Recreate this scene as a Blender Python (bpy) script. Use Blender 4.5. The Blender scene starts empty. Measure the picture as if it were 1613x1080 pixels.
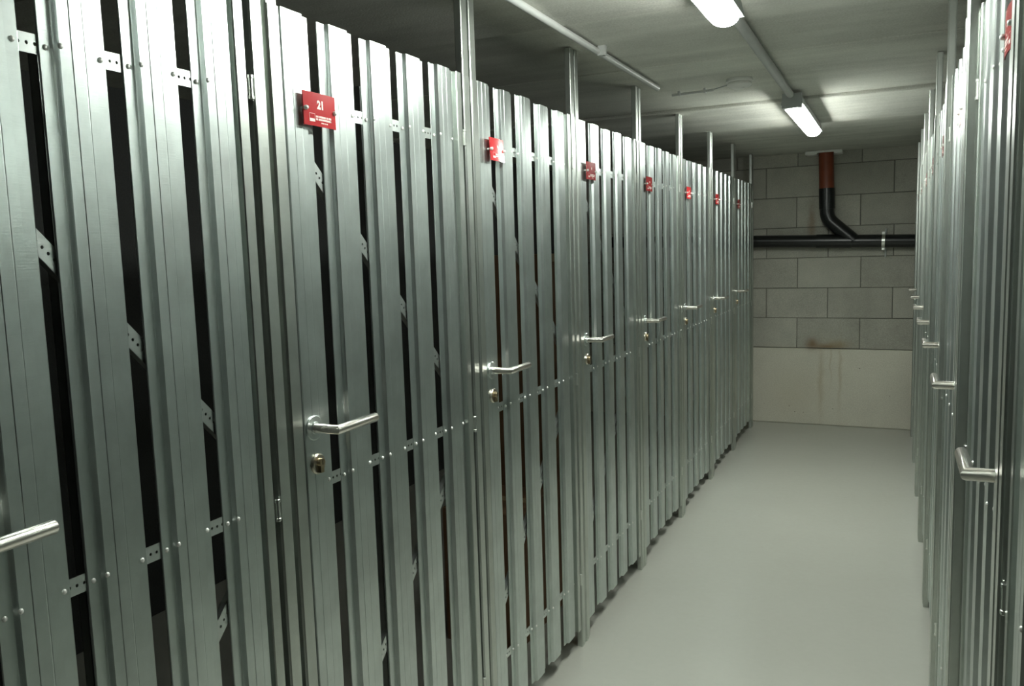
import bpy, bmesh, math, random
from mathutils import Matrix, Vector
random.seed(7)
SC = bpy.context.scene
COL = SC.collection

# ------------------------------------------------------------------ camera, world, exposure
F_PX, YAW, PITCH, ROLL = 1286.8, 25.2475, 6.414, -1.7538
CAM = Vector((1.02669, 0.0, 1.46601))
_y, _p, _r = (math.radians(a) for a in (YAW, PITCH, ROLL))
fw = Vector((-math.sin(_y)*math.cos(_p), math.cos(_y)*math.cos(_p), -math.sin(_p)))
rt = Vector((math.cos(_y), math.sin(_y), 0)); up = rt.cross(fw)
rt2 = rt*math.cos(_r) + up*math.sin(_r); up2 = up*math.cos(_r) - rt*math.sin(_r)
cd = bpy.data.cameras.new('camera'); cam = bpy.data.objects.new('camera', cd); COL.objects.link(cam)
cd.sensor_fit = 'HORIZONTAL'; cd.sensor_width = 36.0; cd.lens = F_PX/1613*36.0
cd.clip_start = 0.01; cd.clip_end = 60
m3 = Matrix((rt2, up2, -fw)).transposed()
cam.matrix_world = Matrix.Translation(CAM) @ m3.to_4x4()
SC.camera = cam
wd = bpy.data.worlds.new('world'); SC.world = wd; wd.use_nodes = True
wd.node_tree.nodes['Background'].inputs[0].default_value = (0.02, 0.022, 0.02, 1)
wd.node_tree.nodes['Background'].inputs[1].default_value = 0.3
SC.view_settings.view_transform = 'Standard'; SC.view_settings.look = 'None'
SC.view_settings.gamma = 1.0; SC.view_settings.use_curve_mapping = False
SC.view_settings.exposure = 2.32
LAMP_POWER = 17.0            # emission strength of the tube lamps

# ------------------------------------------------------------------ dimensions (metres)
P = 0.78162                  # door pitch
Y0 = 1.2557                  # rosette of door 21
W = 1.165                    # right front plane (left one is x = 0)
YR = 0.033
C = 2.1529; T = 1.9246; D = 6.905
XL, XR, YF = -1.75, W + 1.75, -4.6

# ------------------------------------------------------------------ materials
def new_mat(name):
    m = bpy.data.materials.new(name); m.use_nodes = True
    nt = m.node_tree; b = nt.nodes['Principled BSDF']
    return m, nt, b
def N(nt, t, **kw):
    n = nt.nodes.new(t)
    for k, v in kw.items():
        if k.startswith('i_'): n.inputs[int(k[2:])].default_value = v
        else: setattr(n, k, v)
    return n
def L(nt, a, b): nt.links.new(a, b)
def coords(nt, scale, src='Object'):
    tc = N(nt, 'ShaderNodeTexCoord'); mp = N(nt, 'ShaderNodeMapping')
    mp.inputs['Scale'].default_value = scale
    L(nt, tc.outputs[src], mp.inputs['Vector']); return mp.outputs['Vector'], tc
def noise(nt, vec, scale, detail=4, rough=0.55):
    n = N(nt, 'ShaderNodeTexNoise'); n.inputs['Scale'].default_value = scale
    n.inputs['Detail'].default_value = detail; n.inputs['Roughness'].default_value = rough
    L(nt, vec, n.inputs['Vector']); return n.outputs['Fac']
def ramp(nt, fac, stops):
    r = N(nt, 'ShaderNodeValToRGB')
    while len(r.color_ramp.elements) < len(stops): r.color_ramp.elements.new(0.5)
    for e, (p, c) in zip(r.color_ramp.elements, stops):
        e.position = p; e.color = (c[0], c[1], c[2], 1)
    L(nt, fac, r.inputs['Fac']); return r.outputs['Color']
def mix(nt, fac, a, b, mode='MIX'):
    n = N(nt, 'ShaderNodeMix', data_type='RGBA', blend_type=mode)
    for s, v in ((0, fac), (6, a), (7, b)):
        if hasattr(v, 'links') or hasattr(v, 'is_linked'): L(nt, v, n.inputs[s])
        elif s == 0: n.inputs[0].default_value = v
        else: n.inputs[s].default_value = (v[0], v[1], v[2], 1)
    return n.outputs[2]
def mth(nt, op, a, b=None, clamp=False):
    n = N(nt, 'ShaderNodeMath', operation=op, use_clamp=clamp)
    for i, v in enumerate((a, b)):
        if v is None: continue
        if hasattr(v, 'is_linked'): L(nt, v, n.inputs[i])
        else: n.inputs[i].default_value = v
    return n.outputs[0]
def bump(nt, b, h, strength, dist):
    n = N(nt, 'ShaderNodeBump'); n.inputs['Strength'].default_value = strength
    n.inputs['Distance'].default_value = dist
    L(nt, h, n.inputs['Height']); L(nt, n.outputs['Normal'], b.inputs['Normal'])

def galvanised(name, base, rough, metal=0.97, worn=0.5):
    m, nt, b = new_mat(name)
    v, tc = coords(nt, (1, 1, 1))
    info = N(nt, 'ShaderNodeObjectInfo')
    off = N(nt, 'ShaderNodeVectorMath', operation='SCALE'); off.inputs[3].default_value = 37.0
    cmb = N(nt, 'ShaderNodeCombineXYZ'); L(nt, info.outputs['Random'], cmb.inputs[0]); L(nt, info.outputs['Random'], cmb.inputs[2])
    L(nt, cmb.outputs[0], off.inputs[0])
    add = N(nt, 'ShaderNodeVectorMath', operation='ADD'); L(nt, v, add.inputs[0]); L(nt, off.outputs[0], add.inputs[1])
    def sc(s):
        mp = N(nt, 'ShaderNodeMapping'); mp.inputs['Scale'].default_value = s; L(nt, add.outputs[0], mp.inputs['Vector']); return mp.outputs['Vector']
    spang = noise(nt, sc((1, 1, 1)), 9, 6, 0.65)                 # cloudy zinc bloom
    brush = noise(nt, sc((14, 14, 420)), 1.0, 3, 0.6)            # fine cross rolling marks
    vert = noise(nt, sc((60, 60, 0.8)), 1.0, 3, 0.5)             # long streaks down the strip
    lo = tuple(c*0.86 for c in base); hi = tuple(min(1, c*1.10) for c in base)
    c1 = ramp(nt, spang, [(0.3, lo), (0.7, hi)])
    c2 = mix(nt, mth(nt, 'MULTIPLY', vert, 0.35), c1, tuple(c*0.75 for c in base))
    hs = N(nt, 'ShaderNodeHueSaturation'); L(nt, c2, hs.inputs['Color'])
    L(nt, mth(nt, 'ADD', mth(nt, 'MULTIPLY', info.outputs['Random'], 0.14), 0.93), hs.inputs['Value'])
    L(nt, hs.outputs[0], b.inputs['Base Color'])
    b.inputs['Metallic'].default_value = metal
    r = mth(nt, 'ADD', mth(nt, 'MULTIPLY', brush, 0.05), mth(nt, 'MULTIPLY', spang, 0.05))
    L(nt, mth(nt, 'ADD', r, rough - 0.05), b.inputs['Roughness'])
    bump(nt, b, brush, 0.20, 0.0006)
    return m
M_SLAT = galvanised('galvanised_steel', (0.60, 0.652, 0.632), 0.312)
M_POST = galvanised('galvanised_post_steel', (0.56, 0.595, 0.555), 0.315)
M_STRAP = galvanised('perforated_strap_steel', (0.66, 0.70, 0.68), 0.34)

def plain(name, col, rough, metal=0.0, n_amt=0.08, n_scale=30):
    m, nt, b = new_mat(name)
    v, _ = coords(nt, (1, 1, 1)); f = noise(nt, v, n_scale, 4)
    c = ramp(nt, f, [(0.3, tuple(x*(1-n_amt) for x in col)), (0.7, tuple(min(1, x*(1+n_amt)) for x in col))])
    L(nt, c, b.inputs['Base Color']); b.inputs['Metallic'].default_value = metal
    b.inputs['Roughness'].default_value = rough
    return m
M_STAINLESS = plain('brushed_stainless', (0.78, 0.74, 0.69), 0.24, 1.0, 0.04, 80)
M_ROSE = plain('worn_nickel', (0.60, 0.55, 0.46), 0.30, 1.0, 0.15, 60)
M_BRASS = plain('lock_brass', (0.46, 0.37, 0.24), 0.30, 1.0, 0.15, 90)
M_SCREW = plain('zinc_screw', (0.84, 0.84, 0.80), 0.38, 0.35, 0.03, 90)
M_HINGE = plain('zinc_hinge', (0.74, 0.76, 0.72), 0.28, 1.0, 0.05, 60)
M_RED = plain('red_plate', (0.42, 0.026, 0.030), 0.20, 0.0, 0.06, 40)
M_PRINT = plain('pale_print', (0.86, 0.68, 0.64), 0.5, 0.0, 0.03, 60)
M_PRINT2 = plain('pink_print', (0.70, 0.30, 0.29), 0.5, 0.0, 0.03, 60)
M_DARK = plain('dark_rubber', (0.02, 0.02, 0.02), 0.6)
M_BLACKPIPE = plain('black_pe_pipe', (0.010, 0.011, 0.011), 0.30, 0.0, 0.2, 12)
M_ORANGE = plain('orange_brown_pvc', (0.22, 0.052, 0.022), 0.45, 0.0, 0.15, 10)
M_PVC = plain('light_grey_pvc', (0.50, 0.51, 0.49), 0.45, 0.0, 0.05, 20)
M_WHITE = plain('white_plastic', (0.78, 0.78, 0.74), 0.45, 0.0, 0.04, 20)
M_HOUSING = plain('lamp_housing', (0.40, 0.42, 0.41), 0.5, 0.0, 0.04, 20)
M_CARD = plain('brown_cardboard', (0.20, 0.11, 0.055), 0.85, 0.0, 0.12, 8)
M_TAPE = plain('packing_tape', (0.34, 0.24, 0.12), 0.4, 0.0, 0.05, 20)

m, nt, b = new_mat('lamp_diffuser'); M_DIFF = m
b.inputs['Base Color'].default_value = (0.9, 0.9, 0.88, 1)
b.inputs['Emission Color'].default_value = (0.95, 1.0, 0.93, 1)
b.inputs['Emission Strength'].default_value = LAMP_POWER

def concrete(name, base, amp, sc, streak=(1, 1, 1), rough=0.85, b_amt=0.25, pores=False, stains=False):
    m, nt, b = new_mat(name)
    v, tc = coords(nt, (1, 1, 1))
    a = noise(nt, v, sc, 6, 0.6)
    v2, _ = coords(nt, streak); s = noise(nt, v2, 1.0, 5, 0.6)
    fine = noise(nt, v, 160, 3, 0.6)
    f = mth(nt, 'ADD', mth(nt, 'MULTIPLY', a, 0.5), mth(nt, 'MULTIPLY', s, 0.5))
    c = ramp(nt, f, [(0.32, tuple(x*(1-amp) for x in base)), (0.68, tuple(min(1, x*(1+amp)) for x in base))])
    c = mix(nt, 0.16, c, ramp(nt, fine, [(0.35, (0.1, 0.1, 0.09)), (0.65, (0.9, 0.9, 0.85))]), 'OVERLAY')
    info = N(nt, 'ShaderNodeObjectInfo')
    hs = N(nt, 'ShaderNodeHueSaturation'); L(nt, c, hs.inputs['Color'])
    L(nt, mth(nt, 'ADD', mth(nt, 'MULTIPLY', info.outputs['Random'], 0.16), 0.92), hs.inputs['Value'])
    c = hs.outputs[0]
    if pores:
        vo = N(nt, 'ShaderNodeTexVoronoi'); vo.inputs['Scale'].default_value = 15; L(nt, v, vo.inputs['Vector'])
        pm = mth(nt, 'LESS_THAN', vo.outputs['Distance'], 0.07)
        gate = mth(nt, 'GREATER_THAN', noise(nt, v, 7, 1), 0.5)
        c = mix(nt, mth(nt, 'MULTIPLY', mth(nt, 'MULTIPLY', pm, gate), 0.7), c, (0.05, 0.045, 0.035))
    if stains:
        g = N(nt, 'ShaderNodeNewGeometry'); sp = N(nt, 'ShaderNodeSeparateXYZ'); L(nt, g.outputs['Position'], sp.inputs[0])
        wob = mth(nt, 'MULTIPLY', mth(nt, 'SUBTRACT', noise(nt, v, 9, 3), 0.5), 0.05)
        X = mth(nt, 'ADD', sp.outputs[0], wob); Z = sp.outputs[2]
        def spot(x, z, sx, sz, k):
            dx = mth(nt, 'DIVIDE', mth(nt, 'SUBTRACT', X, x), sx); dz = mth(nt, 'DIVIDE', mth(nt, 'SUBTRACT', Z, z), sz)
            q = mth(nt, 'ADD', mth(nt, 'MULTIPLY', dx, dx), mth(nt, 'MULTIPLY', dz, dz))
            return mth(nt, 'MULTIPLY', mth(nt, 'EXPONENT', mth(nt, 'MULTIPLY', q, -1.0)), k)
        for (x, z, sx, sz, k, col) in stains:
            c = mix(nt, mth(nt, 'MULTIPLY', spot(x, z, sx, sz, k), mth(nt, 'ADD', mth(nt, 'MULTIPLY', a, 1.1), 0.3), True), c, col)
    L(nt, c, b.inputs['Base Color']); b.inputs['Roughness'].default_value = rough
    h = mth(nt, 'ADD', mth(nt, 'MULTIPLY', fine, 0.5), mth(nt, 'MULTIPLY', s, 0.5))
    bump(nt, b, h, b_amt, 0.004)
    return m
RUST = (0.16, 0.075, 0.018); OCH = (0.30, 0.22, 0.10)
STAINS = [(0.43, 0.655, 0.05, 0.045, 0.9, RUST), (0.55, 0.635, 0.12, 0.02, 0.7, RUST), (0.62, 0.66, 0.10, 0.03, 0.5, OCH),
          (0.50, 0.36, 0.020, 0.26, 0.50, OCH), (0.64, 0.40, 0.012, 0.24, 0.45, OCH), (0.57, 0.5, 0.006, 0.15, 0.4, OCH),
          (0.42, 1.62, 0.03, 0.16, 0.6, RUST), (0.20, 0.62, 0.14, 0.03, 0.45, (0.5, 0.47, 0.38)), (0.30, 0.25, 0.2, 0.22, 0.22, OCH)]
M_BLOCK = concrete('grey_block', (0.39, 0.382, 0.33), 0.19, 5, (2, 2, 2), 0.9, 0.5, False, STAINS)
M_MORTAR = concrete('block_joint', (0.12, 0.12, 0.105), 0.1, 9)
M_BASE = concrete('cast_concrete', (0.55, 0.53, 0.45), 0.10, 2.5, (1.5, 1.5, 1.5), 0.85, 0.25, True, STAINS)
M_CEIL = concrete('board_marked_concrete', (0.58, 0.58, 0.525), 0.24, 1.6, (1.3, 8, 4), 0.85, 0.35)
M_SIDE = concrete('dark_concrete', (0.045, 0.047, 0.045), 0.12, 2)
# floor: glossy grey coating
m, nt, b = new_mat('grey_epoxy_floor'); M_FLOOR = m
v, _ = coords(nt, (1, 1, 1)); a = noise(nt, v, 1.3, 4); f2 = noise(nt, v, 40, 3)
c = ramp(nt, mth(nt, 'ADD', mth(nt, 'MULTIPLY', a, 0.7), mth(nt, 'MULTIPLY', f2, 0.3)), [(0.3, (0.43, 0.43, 0.38)), (0.7, (0.465, 0.465, 0.415))])
L(nt, c, b.inputs['Base Color']); b.inputs['Roughness'].default_value = 0.24
b.inputs['Specular IOR Level'].default_value = 0.5
bump(nt, b, noise(nt, v, 22, 3), 0.10, 0.004)

# ------------------------------------------------------------------ mesh helpers
def mesh_from(name, verts, faces, smooth=False):
    me = bpy.data.meshes.new(name); me.from_pydata([tuple(v) for v in verts], [], faces); me.validate(); me.update()
    bm = bmesh.new(); bm.from_mesh(me); bmesh.ops.recalc_face_normals(bm, faces=bm.faces); bm.to_mesh(me); bm.free()
    if smooth:
        for p in me.polygons: p.use_smooth = True
    return me
class MB:
    def __init__(s): s.v = []; s.f = []
    def add(s, vs, fs):
        o = len(s.v); s.v += [tuple(v) for v in vs]; s.f += [tuple(i+o for i in f) for f in fs]
    def box(s, x0, x1, y0, y1, z0, z1):
        x0, x1 = min(x0, x1), max(x0, x1)
        s.add([(x0,y0,z0),(x1,y0,z0),(x1,y1,z0),(x0,y1,z0),(x0,y0,z1),(x1,y0,z1),(x1,y1,z1),(x0,y1,z1)],
              [(0,3,2,1),(4,5,6,7),(0,1,5,4),(1,2,6,5),(2,3,7,6),(3,0,4,7)])
    def cbox(s, x0, x1, y0, y1, z0, z1, ch, axis):
        """box whose face on the + or - side of an axis ('-y', '+x' ...) has chamfered edges"""
        lo = [min(x0,x1), y0, z0]; hi = [max(x0,x1), y1, z1]; k = 'xyz'.index(axis[1]); pos = axis[0] == '+'
        o = [i for i in range(3) if i != k]
        back, front = (lo[k], hi[k]) if pos else (hi[k], lo[k])
        sh = front - ch if pos else front + ch
        vs = []
        for depth, ins in ((back, 0), (sh, 0), (front, ch)):
            for (a_, b_) in ((0,0),(1,0),(1,1),(0,1)):
                p = [0,0,0]; p[k] = depth
                p[o[0]] = (hi[o[0]]-ins) if a_ else (lo[o[0]]+ins)
                p[o[1]] = (hi[o[1]]-ins) if b_ else (lo[o[1]]+ins)
                vs.append(p)
        fs = [(0,1,2,3), (8,9,10,11)]
        for r in (0, 4):
            for i in range(4): fs.append((r+i, r+(i+1) % 4, r+4+(i+1) % 4, r+4+i))
        s.add(vs, fs)
    def loft(s, rings, cap=True):
        n = len(rings[0]); vs = [p for r in rings for p in r]; fs = []
        for k in range(len(rings)-1):
            for i in range(n):
                j = (i+1) % n; fs.append((k*n+i, k*n+j, (k+1)*n+j, (k+1)*n+i))
        if cap: fs += [tuple(range(n)), tuple((len(rings)-1)*n+i for i in range(n))]
        s.add(vs, fs)
    def tube(s, pts, r, n=14, radii=None, cap=True):
        pts = [Vector(p) for p in pts]; rings = []
        d0 = (pts[1]-pts[0]).normalized()
        u = d0.orthogonal().normalized()
        if abs(d0.z) < 0.9: u = (Vector((0,0,1)) - d0*d0.z).normalized()
        for k, p in enumerate(pts):
            din = (p-pts[k-1]).normalized() if k else (pts[1]-p).normalized()
            dout = (pts[k+1]-p).normalized() if k < len(pts)-1 else din
            t = (din+dout).normalized(); w = din.cross(u).normalized(); u = w.cross(din).normalized()
            rr = radii[k] if radii else r; ring = []
            for i in range(n):
                a_ = 2*math.pi*i/n; q = (u*math.cos(a_) + w*math.sin(a_))*rr
                q = q - din*(q.dot(t)/din.dot(t))           # mitre plane
                ring.append(p+q)
            rings.append(ring)
            u = (u - dout*u.dot(dout)).normalized()
        s.loft(rings, cap)
    def lathe(s, prof, origin, axis, n=20):
        """prof: list of (r, h) along axis"""
        ax = Vector(axis).normalized(); u = ax.orthogonal().normalized(); w = ax.cross(u); o = Vector(origin)
        s.loft([[o + ax*h + (u*math.cos(2*math.pi*i/n) + w*math.sin(2*math.pi*i/n))*r for i in range(n)] for r, h in prof])
    def mesh(s, name, smooth_angle=None):
        me = mesh_from(name, s.v, s.f)
        if smooth_angle:
            me.polygons.foreach_set('use_smooth', [True]*len(me.polygons))
            me.set_sharp_from_angle(angle=math.radians(smooth_angle))
        return me
def obj(name, me, mat, parent=None, loc=None):
    if mat is not None and not me.materials: me.materials.append(mat)
    o = bpy.data.objects.new(name, me); COL.objects.link(o)
    if parent: o.parent = parent
    if loc: o.location = loc
    return o
def empty(name, loc):
    o = bpy.data.objects.new(name, None); o.empty_display_size = 0.1; COL.objects.link(o); o.location = loc; return o
def tag(o, label, cat, group=None):
    o['label'] = label; o['category'] = cat
    if group: o['group'] = group
    return o
def structure(o, label=None):
    o['kind'] = 'structure'
    if label: o['label'] = label
    return o

# ------------------------------------------------------------------ setting
mb = MB(); mb.box(XL-.1, XR+.1, YF-.1, D+.1, -0.10, 0.0)
structure(obj('floor', mb.mesh('floor'), M_FLOOR), 'glossy grey coated floor of the narrow aisle')
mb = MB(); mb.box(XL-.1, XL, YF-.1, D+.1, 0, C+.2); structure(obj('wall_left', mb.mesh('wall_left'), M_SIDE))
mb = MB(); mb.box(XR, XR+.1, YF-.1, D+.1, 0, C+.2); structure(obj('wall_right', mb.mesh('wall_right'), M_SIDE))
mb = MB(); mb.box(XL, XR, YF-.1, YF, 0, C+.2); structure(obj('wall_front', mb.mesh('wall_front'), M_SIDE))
# ceiling of cast panels with recessed joints
mb = MB(); mb.box(XL-.1, XR+.1, YF-.1, D+.1, C+0.03, C+.2)
ceil = structure(obj('ceiling', mb.mesh('ceiling'), M_MORTAR), 'grey concrete ceiling with panel joints across the aisle')
JY = [YF, -0.95, 0.35, 1.45, 2.43, 3.185, 4.225, 5.12, D+.0]
JZ = [0, 0.002, -0.003, -0.008, 0.002, 0.002, -0.012, 0.006]
CZ = lambda y: C + next(z for a_, b_, z in zip(JY, JY[1:], JZ) if a_ <= y <= b_)
for a_, b_, dz in zip(JY, JY[1:], JZ):
    mb = MB(); mb.cbox(XL, XR, a_+.005, b_-(.005 if b_ < D else 0), C+dz, C+.04, .004, '-z')
    obj('ceiling_panel', mb.mesh('ceiling_panel'), M_CEIL, ceil)
# back wall: cast base and laid blocks
mb = MB(); mb.box(XL, XR, D+.012, D+.12, 0, C+.2)
back = structure(obj('wall_back', mb.mesh('wall_back'), M_MORTAR), 'block wall on a cast concrete base at the end of the aisle')
mb = MB(); mb.cbox(XL, XR, D-.012, D+.05, 0, 0.617, .006, '-y'); obj('concrete_base', mb.mesh('concrete_base'), M_BASE, back)
rows = [0.620, 0.862, 1.102, 1.342, 1.581, 1.820, 2.060, 2.19]
phase = [0.312, 0.074, 0.313, 0.074, 0.304, 0.070, 0.310]
BW = 0.4665
for k in range(7):
    x = phase[k] - 5*BW
    while x < XR:
        x0, x1 = max(x+.002, XL), min(x+BW-.002, XR)
        if x1-x0 > .03:
            dy = random.uniform(-.0018, .0018)
            mb = MB(); mb.cbox(x0, x1, D+dy, D+.05, rows[k]+.002, rows[k+1]-.0015, .003, '-y')
            obj('block', mb.mesh('block'), M_BLOCK, back)
        x += BW

# ------------------------------------------------------------------ slatted doors: shared meshes, one set per side (s = +1 faces +x)
ZB = 0.075
def thick(poly, t): return poly + [(y, x - t) for (y, x) in reversed(poly)]
def strip_mesh(name, poly, z0, z1, s, t=0.0012, zs=None):
    """poly: list of (y, x) seen from above; extruded from z0 to z1 as sheet steel"""
    pr = thick(poly, t); mb = MB()
    mb.loft([[(s*x, y, z) for (y, x) in pr] for z in (z0, z1)], cap=False)
    n = len(pr); h = n//2; o = (0, n); 
    for base in o:
        for i in range(h-1): mb.f.append((base+i, base+i+1, base+n-2-i, base+n-1-i))
    return mb.mesh(name)
def rnd(y0, x0, y1, x1):            # web with softly rounded ends
    return [(y0+(y1-y0)*.12, x0+(x1-x0)*.02), (y0+(y1-y0)*.3, x0+(x1-x0)*.22), (y0+(y1-y0)*.7, x0+(x1-x0)*.78), (y0+(y1-y0)*.88, x0+(x1-x0)*.98)]
DP = 0.0090
def bead(y, d=.0006): return [(y-.0012, 0), (y, -d), (y+.0012, 0)]
FULL = [(-.0565, -DP-.001), (-.055, -DP), (-.0350, -DP)] + rnd(-.0340, -DP, -.0290, 0) + bead(-.010) + bead(.012, .0003) + rnd(.0290, 0, .0340, -DP) + [(.0350, -DP), (.055, -DP), (.0565, -DP-.001)]
LOCK = [(-.0320, -.030), (-.0318, -DP), (-.0312, -.002), (-.0300, 0)] + bead(-.008) + bead(.014, .0003) + rnd(.0290, 0, .0340, -DP) + [(.0350, -DP), (.055, -DP), (.0565, -DP-.001)]
SLAT_Y = [0.0040, 0.1455, 0.2870, 0.4295, 0.5720]
STRAP_Z = [1.757, 1.016, 0.262]
def perforated(mb, length, h, frame, lip=0.0):
    """strip of square cells with octagonal holes; frame maps (u, v, w) -> xyz, u along, v across, w depth"""
    cell = 0.0125; n = int(length/cell); hr = 0.0026; th = 0.0014
    vs = []; fs = []
    for k in range(n):
        u0 = k*cell; uc = u0+cell/2
        outer = [(u0,-h/2),(uc,-h/2),(u0+cell,-h/2),(u0+cell,0),(u0+cell,h/2),(uc,h/2),(u0,h/2),(u0,0)]
        inner = [(uc+hr*math.cos(a_), hr*math.sin(a_)) for a_ in [math.radians(225+45*i) for i in range(8)]]
        o = len(vs)
        vs += [frame(u, v_, 0) for u, v_ in outer] + [frame(u, v_, 0) for u, v_ in inner]
        vs += [frame(u, v_, -th) for u, v_ in outer] + [frame(u, v_, -th) for u, v_ in inner]
        for i in range(8):
            j = (i+1) % 8
            fs.append((o+i, o+j, o+8+j, o+8+i)); fs.append((o+16+i, o+24+i, o+24+j, o+16+j)); fs.append((o+8+i, o+8+j, o+24+j, o+24+i))
    mb.add(vs, fs)
    Lh = n*cell
    def bx(u0, u1, v0, v1, w0, w1):
        q = [frame(u, v_, w_) for w_ in (w0, w1) for (u, v_) in ((u0,v0),(u1,v0),(u1,v1),(u0,v1))]
        mb.add(q, [(0,1,2,3),(4,5,6,7),(0,1,5,4),(1,2,6,5),(2,3,7,6),(3,0,4,7)])
    if lip:
        bx(0, Lh, h/2-.0013, h/2, -th, -lip); bx(0, Lh, -h/2, -h/2+.0013, -th, -lip)
    else:
        bx(0, Lh, h/2-.0002, h/2, 0, -th); bx(0, Lh, -h/2, -h/2+.0002, 0, -th)
SETS = {}
for s in (1, -1):
    S = {}
    S['slat'] = strip_mesh('slat', FULL, ZB, T, s)
    S['lock_slat'] = strip_mesh('lock_slat', LOCK, ZB, T, s)
    mb = MB(); mb.loft([[(s*x, y, z) for (x, y) in ((-.026,.629),(-.026,.654),(.002,.654),(.004,.652),(.004,.631),(.002,.629))] for z in (ZB, T)])
    S['hinge_stile'] = mb.mesh('hinge_stile')
    mb = MB(); perforated(mb, .681, .026, lambda u, v_, w_: (s*(-DP-.0018+w_), -.029+u, v_)); S['strap'] = mb.mesh('strap')
    for nm, (ya, za), (yb, zb) in (('upper_brace', (-.025, 1.722), (.640, 1.072)), ('lower_brace', (-.025, .345), (.640, .975))):
        ln = math.hypot(yb-ya, zb-za); cu = (yb-ya)/ln; cv = (zb-za)/ln
        mb = MB(); perforated(mb, ln, .027, lambda u, v_, w_: (s*(-DP-.0050+w_), ya+u*cu-v_*cv, za+u*cv+v_*cu), lip=.013)
        S[nm] = mb.mesh(nm)
    mb = MB()
    dome = [(.0042, 0), (.0042, .0008), (.0034, .0022), (.0016, .0030)]
    for i, y in enumerate(SLAT_Y):
        for dy in ((-.046, .046) if i else (.044,)):
            mb.lathe(dome, (s*(-DP), y+dy, random.uniform(-.003, .003)), (s, 0, 0), 8)
        if i: mb.lathe(dome, (s*(-.0005), y-.028, .002), (s, 0, 0), 8)
    S['screw'] = mb.mesh('screw', 40)
    mb = MB()
    hx = .058 if s > 0 else .050
    mb.tube([(s*.0, 0, 0), (s*hx, 0, 0), (s*hx, .1245, 0), (s*hx, .1260, 0)], .0096, 16, radii=[.0096, .0096, .0096, .0086])
    S['lever_handle'] = mb.mesh('lever_handle', 35)
    mb = MB(); mb.lathe([(.0245, 0), (.0245, .0022), (.0232, .0032), (.0125, .0034), (.0112, .0060)], (0, 0, 0), (s, 0, 0), 24); S['handle_rosette'] = mb.mesh('handle_rosette', 35)
    mb = MB(); mb.lathe([(.0205, 0), (.0205, .0030), (.0185, .0055), (.0150, .0055)], (0, 0, 0), (s, 0, 0), 24); S['lock_rosette'] = mb.mesh('lock_rosette', 35)
    mb = MB(); mb.lathe([(.0082, 0), (.0082, .0125), (.0075, .0135)], (0, 0, .004), (s, 0, 0), 16); mb.box(0, s*.0125, -.0048, .0048, -.0165, .004); S['lock_cylinder'] = mb.mesh('lock_cylinder', 35)
    mb = MB(); mb.box(s*.0132, s*.0139, -.0008, .0008, -.0005, .0085); S['key_slot'] = mb.mesh('key_slot')
    mb = MB(); mb.lathe([(.0050, -.021), (.0058, -.020), (.0058, -.015), (.0045, -.0145), (.0045, .0145), (.0058, .015), (.0058, .020), (.0050, .021)], (s*.0035, 0, 0), (0, 0, 1), 10)
    mb.box(s*.0002, s*.0016, -.012, .005, -.014, .014); S['hinge'] = mb.mesh('hinge', 35)
    # number plate: slightly bowed sheet
    mb = MB(); n = 8; pr = [(-.0485+.097*i/n, .0022*(1-(2*i/n-1)**2)) for i in range(n+1)]
    ring = [(y, x) for y, x in pr] + [(y, x-.0018) for y, x in reversed(pr)]
    mb.loft([[(s*x, y, z) for y, x in ring] for z in (-.0315, .0315)], cap=False)
    k = len(ring)
    for base in (0, k):
        for i in range(n): mb.f.append((base+i, base+i+1, base+k-2-i, base+k-1-i))
    S['plate'] = mb.mesh('number_plate', 35)
    # print under the number: square emblem, two rows of small letters, one short row (not legible in the photograph)
    bowx = lambda y: .0022*(1-(y/.0485)**2)
    def px(mb, y0, y1, z0, z1, e=.0003): mb.box(s*(bowx((y0+y1)/2)-.001), s*(bowx((y0+y1)/2)+e), y0, y1, z0, z1)
    em = MB(); ey, ez = -.034, -.0235
    for a_ in ((ey, ey+.0165, ez+.0145, ez+.0155), (ey, ey+.001, ez, ez+.0155), (ey+.0155, ey+.0165, ez, ez+.0155)): px(em, *a_)
    S['emblem'] = em.mesh('emblem')
    tx = MB(); px(tx, ey+.001, ey+.0155, ez, ez+.0055)
    rr = random.Random(3)
    for z0, ya, yb, hh in ((-.0150, -.0150, .0330, .0036), (-.0200, -.0150, .0330, .0036), (-.0255, .0000, .0200, .0022)):
        y = ya
        while y < yb:
            w_ = rr.uniform(.0014, .0026); px(tx, y, min(y+w_, yb), z0, z0+hh); y += w_ + (.0006 if rr.random() > .12 else .0022)
    S['small_print'] = tx.mesh('small_print')
    nm_ = MB(); px(nm_, -.004, -.0005, .004, .0125); px(nm_, .0012, .0042, .004, .0125); S['digits'] = nm_.mesh('digits')
    sw = MB()
    for y in (-.0435, .0435): sw.lathe([(.0030, -.010), (.0030, 0), (.0046, 0), (.0046, .004), (.0030, .0065), (.0012, .0072)], (s*bowx(y)-s*.0005, y, 0), (s, 0, 0), 10)
    S['plate_screw'] = sw.mesh('plate_screw', 40)
    # post: folded profile with a groove down its front
    G = [(-.113, -.0165), (-.112, -.002), (-.110, 0), (-.082, 0), (-.080, -.002), (-.0795, -.016), (-.069, -.016), (-.0685, -.002), (-.0665, 0), (-.0395, 0), (-.0380, -.002), (-.0375, -.010)]
    S['post'] = strip_mesh('upright', G, 0.0, C-.002, s, .0014)
    mb = MB(); mb.box(s*-.0200, s*-.0172, -.1125, -.0380, 0, C-.002); S['post_back'] = mb.mesh('back_channel')
    Gj = [(-.1105, .0006), (-.1095, .0022), (-.0835, .0022), (-.0825, .0006)]
    Gj2 = [(-.0660, .0006), (-.0650, .0022), (-.0375, .0022), (-.0362, .0006), (-.0360, -.004)]
    S['rebate_a'] = strip_mesh('rebate_strip', Gj, .012, T-.002, s, .0005)
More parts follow.
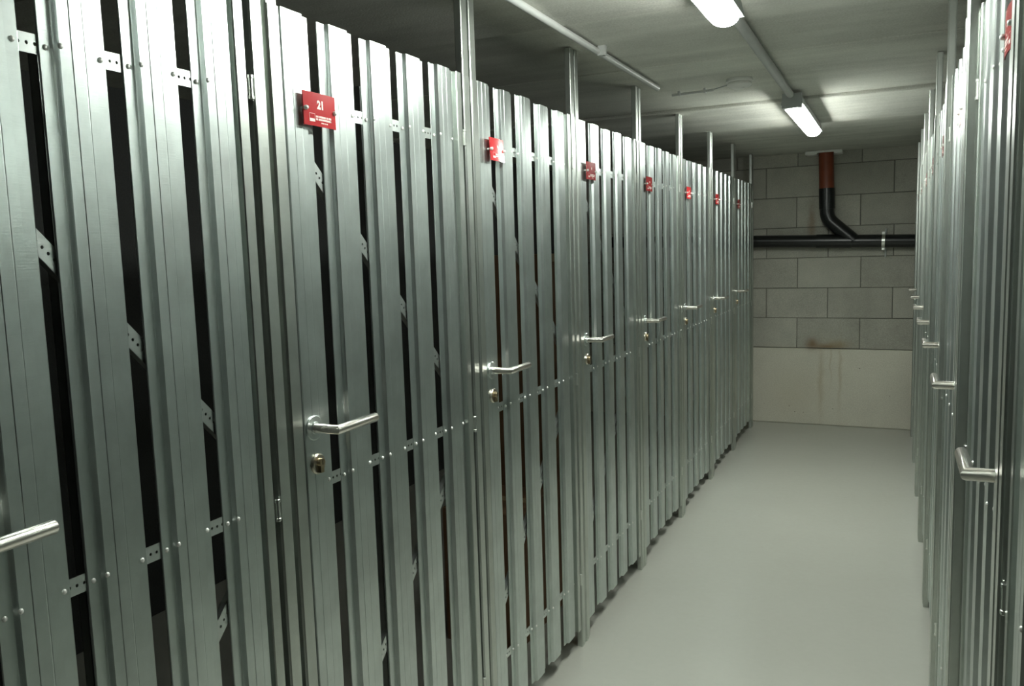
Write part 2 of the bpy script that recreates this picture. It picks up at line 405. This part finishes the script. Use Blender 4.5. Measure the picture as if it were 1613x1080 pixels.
    S['rebate_b'] = strip_mesh('rebate_strip', Gj2, .012, T-.006, s, .0005)
    SETS[s] = S
# the readable number on door 21
fc = bpy.data.curves.new('number', 'FONT'); fc.body = '21'; fc.size = .021; fc.align_x = 'CENTER'; fc.align_y = 'CENTER'; fc.extrude = .0004; fc.offset = .0011
fo = bpy.data.objects.new('number', fc); COL.objects.link(fo)
dg = bpy.context.evaluated_depsgraph_get(); NUM21 = bpy.data.meshes.new_from_object(fo.evaluated_get(dg))
bpy.data.objects.remove(fo)
NUM21.transform(Matrix(((0, 0, 1, .0022), (1, 0, 0, .0), (0, 1, 0, .0085), (0, 0, 0, 1))))
NUM21.materials.clear()

ORD = ['first', 'second', 'third', 'fourth', 'fifth', 'sixth', 'seventh', 'eighth']
LEFT_L = {-2: 'left slatted steel door beside the camera, outside the photo', -1: 'left slatted steel door at the near edge, only its handle tip showing',
          0: 'slatted galvanised steel door with the red plate 21, left row',
          1: 'left slatted steel door with the glare-washed pink plate, next beyond door 21',
          2: 'left slatted steel door, second beyond door 21, dark red plate',
          3: 'left slatted steel door, third beyond door 21, small red plate',
          4: 'left slatted steel door, fourth beyond door 21, small red plate',
          5: 'left slatted steel door, next to last before the block wall, plate nearly black',
          6: 'left slatted steel door, last before the block wall, plate nearly black'}
RIGHT_L = {-1: 'right slatted steel door at the right edge, only its hinge side showing',
           0: 'right slatted steel door with the large handle and red plate edge, nearest whole door',
           1: 'right slatted steel door, second handle from the near end of right row',
           2: 'right slatted steel door, third handle from the near end of right row',
           3: 'right slatted steel door, fourth handle from the near end of right row',
           4: 'right slatted steel door, fifth handle from the near end of right row',
           5: 'right slatted steel door, next to last before the block wall, right row',
           6: 'right slatted steel door, last before the block wall, right row'}
def door(s, n):
    S = SETS[s]; x = 0 if s > 0 else W + (.009 if n == 0 else 0); y = Y0 + n*P + (0 if s > 0 else YR)
    r = empty('slatted_door', (x, y, 0))
    tag(r, (LEFT_L if s > 0 else RIGHT_L)[n], 'door', 'slatted storage doors, left row' if s > 0 else 'slatted storage doors, right row')
    ks, k0 = (.92, .0657) if (s > 0 and n == -1) else (1, 0)      # the nearest left door is the narrower one
    for i, sy in enumerate(SLAT_Y):
        sy = sy*ks + k0
        o = obj('slat', S['lock_slat' if i == 0 else 'slat'], M_SLAT, r, (s*random.uniform(-.0006, .0006), sy, random.uniform(-.0025, .0025)))
        o.rotation_euler.z = math.radians(random.uniform(-.8, .8)) if i else 0
        o.scale.y = ks
    obj('hinge_stile', S['hinge_stile'], M_POST, r)
    for z in STRAP_Z:
        t = obj('strap', S['strap'], M_STRAP, r, (0, k0, z)); t.scale.y = ks
        q = obj('screw', S['screw'], M_SCREW, t); q['kind'] = 'stuff'
    for q in ('upper_brace', 'lower_brace'): obj('brace', S[q], M_STRAP, r, (0, k0, 0)).scale.y = ks
    for z in (1.763, 1.005, .262): obj('hinge', S['hinge'], M_HINGE, r, (0, -.1200 + P, z))
    h = obj('lever_handle', S['lever_handle'], M_STAINLESS, r, (0, k0, 1.134))
    obj('rosette', S['handle_rosette'], M_SLAT, h)
    k = obj('lock_rosette', S['lock_rosette'], M_ROSE, r, (0, .004+k0, 1.061))
    obj('lock_cylinder', S['lock_cylinder'], M_BRASS, k); obj('key_slot', S['key_slot'], M_DARK, k)
    pl = obj('number_plate', S['plate'], M_RED, r, (s*(.010 if s > 0 else .013), .0600+k0, 1.7475))
    if s > 0 and n == 1: pl.rotation_euler = (0, math.radians(-3.0), math.radians(2.6))      # this plate hangs a little askew
    pl['label'] = 'red plate with white 21' if (s > 0 and n == 0) else 'small red plate with pale print'
    if s > 0 and n == 0: obj('number', NUM21, M_PRINT, pl)
    else: obj('number', S['digits'], M_PRINT, pl)
    obj('emblem', S['emblem'], M_PRINT2, pl); obj('small_print', S['small_print'], M_PRINT, pl)
    obj('plate_screw', S['plate_screw'], M_SCREW, pl)
    return r
def post(s, n, label):
    S = SETS[s]; x = .002 if s > 0 else W - (.009 if n < 1 else .014); y = Y0 + n*P + (0 if s > 0 else YR)
    r = empty('post', (x, y, 0)); tag(r, label, 'post', 'ceiling-high posts, left row' if s > 0 else 'ceiling-high posts, right row')
    obj('upright', S['post'], M_POST, r); obj('back_channel', S['post_back'], M_POST, r)
    obj('rebate_strip', S['rebate_a'], M_POST, r); obj('rebate_strip', S['rebate_b'], M_POST, r)
    return r
for s in (1, -1):
    side = 'left' if s > 0 else 'right'
    for n in range(-2 if s > 0 else -1, 7): door(s, n)
    for n in range(-2 if s > 0 else -1, 8):
        if s > 0:
            lab = {-2: 'left ceiling-high steel post beside the camera, outside the photo', -1: 'left ceiling-high steel post outside the near edge', 0: 'left ceiling-high steel post just before door 21', 1: 'left ceiling-high steel post just beyond door 21, tallest in view',
                   7: 'left ceiling-high steel post closest to the block wall'}.get(n, 'left ceiling-high steel post, %s beyond door 21' % ORD[n-1] if n > 0 else '')
        else:
            lab = {-1: 'right ceiling-high steel post behind the camera', 0: 'dark steel post at the right edge before the large handle', 7: 'right ceiling-high steel post closest to the block wall'}.get(n,
                   'right ceiling-high steel post, %s beyond the large near handle' % ORD[n-1] if n > 0 else '')
        post(s, n, lab)
    # closing strip between the last post and the end wall
    x = 0 if s > 0 else W
    ya = Y0 + 7*P + (0 if s > 0 else YR) - .034
    mb = MB(); mb.box(s*-.016, s*-.012, ya, 6.765, .03, T); mb.box(s*-.030, s*-.016, ya, ya+.002, .03, T)
    o = obj('closing_strip', mb.mesh('closing_strip'), M_POST, None, (x, 0, 0))
    tag(o, 'narrow steel closing strip between %s row and block wall' % side, 'strip')
# thin steel uprights standing inside the first two units, seen through the gaps
def inner_stud(x, y, z1, label):
    mb = MB(); mb.box(-.010, .010, 0, .0012, 0, z1); mb.box(-.010, -.0088, 0, .016, 0, z1); mb.box(.0088, .010, 0, .016, 0, z1)
    tag(obj('upright', mb.mesh('upright'), M_STRAP, None, (x, y, 0)), label, 'upright')
for (x, u, v, lab) in ((-.16, 560, 136, 'thin steel upright seen through the second gap of door 21'), (-.16, 50, 82, 'thin steel upright seen through the first gap at the left edge')):
    d = fw + rt2*((u-806.5)/F_PX) + up2*((540-v)/F_PX); q = CAM + d*((x-CAM.x)/d.x); inner_stud(q.x, q.y, q.z, lab)

# ------------------------------------------------------------------ boxes standing inside the unit behind the second door
def carton(x0, x1, y0, y1, z0, z1, label):
    cx, cy = (x0+x1)/2, (y0+y1)/2
    r = empty('cardboard_box', (cx, cy, z0)); tag(r, label, 'box')
    mb = MB(); mb.cbox(x0-cx, x1-cx, y0-cy, y1-cy, 0, z1-z0, .004, '+z'); obj('carton', mb.mesh('carton'), M_CARD, r)
    mb = MB(); mb.box(x0-cx-.001, x1-cx+.001, -.025, .025, z1-z0-.03, z1-z0+.0012); obj('tape', mb.mesh('tape'), M_TAPE, r)
carton(-.50, -.20, 2.58, 2.92, 0.0, .52, 'large brown cardboard box on the floor, seen through the second left door')
carton(-.58, -.20, 2.95, 3.06, 0.0, 1.45, 'tall flat brown carton on edge, seen through gaps of the second left door')

# ------------------------------------------------------------------ lamps, conduits, smoke detector
def lamp(y0, y1, label):
    x, zc = 0.583, CZ((y0+y1)/2)
    r = empty('tube_lamp', (x, y0, zc)); tag(r, label, 'lamp', 'ceiling tube lamps')
    ln = y1-y0
    mb = MB(); mb.loft([[(a_, y, b_) for a_, b_ in ((-.028, -.0015), (-.040, -.010), (-.048, -.052), (.048, -.052), (.040, -.010), (.028, -.0015))] for y in (0, ln)])
    obj('housing', mb.mesh('housing'), M_HOUSING, r)
    zd, rd, re = -.0520, .0400, .0270
    mb = MB(); rings = []
    for y, k in ((.040, .80), (.041, .97), (.046, 1), (ln-.034, 1), (ln-.020, .93), (ln-.009, .75), (ln-.003, .45), (ln, .12)):
        rings.append([(rd*k*math.cos(2*math.pi*i/28), y, zd + re*k*math.sin(2*math.pi*i/28)) for i in range(28)])
    mb.loft(rings); obj('diffuser', mb.mesh('diffuser', 50), M_DIFF, r)
    mb = MB(); mb.box(-.042, .042, -.010, .030, -.068, -.003); obj('end_cap', mb.mesh('end_cap'), M_HOUSING, r)
lamp(1.32, 2.42, 'bright tube lamp at top of the photo, nearer of the two in view')
lamp(4.00, 5.08, 'bright tube lamp far down the aisle before the block wall')
def conduit(name, pts, r, label, clips, mat=M_PVC, cr=None):
    o = empty(name, pts[0]); tag(o, label, 'conduit')
    p0 = Vector(pts[0]); mb = MB(); mb.tube([Vector(p)-p0 for p in pts], r, 14); obj('pipe', mb.mesh('pipe', 40), mat, o)
    for (x, y, z, w_) in clips:
        mb = MB(); mb.box(x-w_, x+w_, y-.009, y+.009, z-r-.003, CZ(y)-.0005); q = obj('clip', mb.mesh('clip'), mat, o); q.location = -p0
    return o
zc = C-.017
conduit('conduit', [(.078, YF, zc), (.080, 2.0, zc), (.090, 3.52, zc)], .0115, 'pale conduit along the ceiling above the left doors, ending mid-ceiling', [(.086, .9, zc, .015), (.100, 2.76, zc, .013)])
conduit('conduit', [(.583, 2.42, C-.020), (.576, 3.99, C-.020)], .0165, 'grey conduit on the ceiling joining the two bright lamps', [])
conduit('conduit', [(.583, YF, C-.022), (.583, 1.30, C-.022)], .0165, 'grey conduit feeding the near lamp from behind the camera', [])
r = empty('short_trunking', (.19, 3.74, C+.002)); tag(r, 'short pale cable strip on the ceiling beside the smoke detector', 'conduit')
mb = MB(); mb.tube([(-.095, .012, -.012), (.095, -.010, -.012)], .006, 10); obj('pipe', mb.mesh('pipe', 40), M_PVC, r)
for x in (-.06, .055):
    mb = MB(); mb.box(x-.005, x+.005, -.012, .012, -.020, -.0005); obj('clip', mb.mesh('clip'), M_PVC, r)
mb = MB(); mb.tube([(.095, -.010, -.010), (.14, -.02, -.004), (.17, -.06, -.008), (.20, -.10, -.008)], .0025, 8); obj('cable', mb.mesh('cable', 40), M_HOUSING, r)
r = empty('smoke_detector', (.415, 3.615, C+.002)); tag(r, 'round white smoke detector on the ceiling left of the far lamp', 'detector')
mb = MB(); mb.lathe([(.052, -.0005), (.055, .006), (.055, .012), (.051, .015)], (0, 0, 0), (0, 0, -1), 28); obj('base', mb.mesh('base', 35), M_WHITE, r)
mb = MB(); mb.lathe([(.046, .015), (.050, .019), (.050, .026), (.040, .034), (.020, .040), (.008, .041)], (0, 0, 0), (0, 0, -1), 28); obj('sensor_head', mb.mesh('sensor_head', 35), M_WHITE, r)
mb = MB(); mb.lathe([(.004, .036), (.004, .041)], (.018, -.012, 0), (0, 0, -1), 8); obj('indicator', mb.mesh('indicator'), M_SCREW, r)

# ------------------------------------------------------------------ drain pipes on the end wall
PY = D - .078
zl = lambda x: 1.482 - .027*x
r = empty('drain_pipe', (.5, PY, 1.47)); tag(r, 'black drain pipe with orange downpipe on the block wall', 'pipe')
def dp(name, mat, build, ang=40, parent=None):
    mb = MB(); build(mb); o = obj(name, mb.mesh(name, ang), mat, parent or r); o.location = (-.5, -PY, -1.47); return o
dp('horizontal_pipe', M_BLACKPIPE, lambda mb: mb.tube([(-1.2, PY, zl(-1.2)), (2.3, PY, zl(2.3))], .049, 24))
dp('socket', M_BLACKPIPE, lambda mb: mb.tube([(.46, PY, zl(.46)), (.715, PY, zl(.715))], .0535, 24))
def bend(mb):
    pts = [(.531, PY, 1.868), (.534, PY, 1.70)]
    cx, cz = .534+.13, 1.70
    for i in range(1, 7):
        a_ = math.radians(48*i/6); pts.append((cx-.13*math.cos(a_), PY, cz-.13*math.sin(a_)))
    lx, lz = pts[-1][0], pts[-1][2]; d = (math.sin(math.radians(48)), -math.cos(math.radians(48)))
    t = (lz - zl(.70))/(-d[1]); pts.append((lx+d[0]*t, PY, lz+d[1]*t))
    mb.tube(pts, .053, 24)
dp('branch_bend', M_BLACKPIPE, bend)
dp('coupling', M_BLACKPIPE, lambda mb: mb.tube([(.5305, PY, 1.872), (.534, PY, 1.715)], .0585, 24))
dp('downpipe', M_ORANGE, lambda mb: mb.tube([(.522, PY, C+.02), (.530, PY, 1.862)], .0545, 24))['label'] = 'orange brown downpipe'
cl = dp('pipe_clamp', M_HINGE, lambda mb: mb.tube([(.925, PY, zl(.925)), (.947, PY, zl(.947))], .0525, 24)); cl['label'] = 'bright galvanised clamp'
for sg in (1, -1):
    def lug(mb):
        z = zl(.936); mb.cbox(.924, .948, PY-.012, PY+.012, z+sg*.060-.010, z+sg*.060+.010, .003, '-y')
        mb.lathe([(.007, -.001), (.007, .008)], (.936, PY-.012, z+sg*.062), (0, -1, 0), 6)
    dp('clamp_lug', M_SCREW, lug, 40, cl).location = (0, 0, 0)
dp('wall_plate', M_HOUSING, lambda mb: mb.box(.945, .957, D-.03, D+.002, 1.335, 1.55))
mb = MB(); mb.cbox(.376, .462, D-.135, D-.004, C-.024, C+.003, .003, '-z'); mb.cbox(.582, .640, D-.135, D-.004, C-.024, C+.003, .003, '-z'); mb.cbox(.462, .582, D-.018, D-.004, C-.024, C+.003, .003, '-z'); mb.box(.462, .582, D-.140, D-.134, C-.012, C+.003)
o = obj('ceiling_collar', mb.mesh('ceiling_collar'), M_WHITE); tag(o, 'pale plate on the ceiling around the orange downpipe', 'plate')
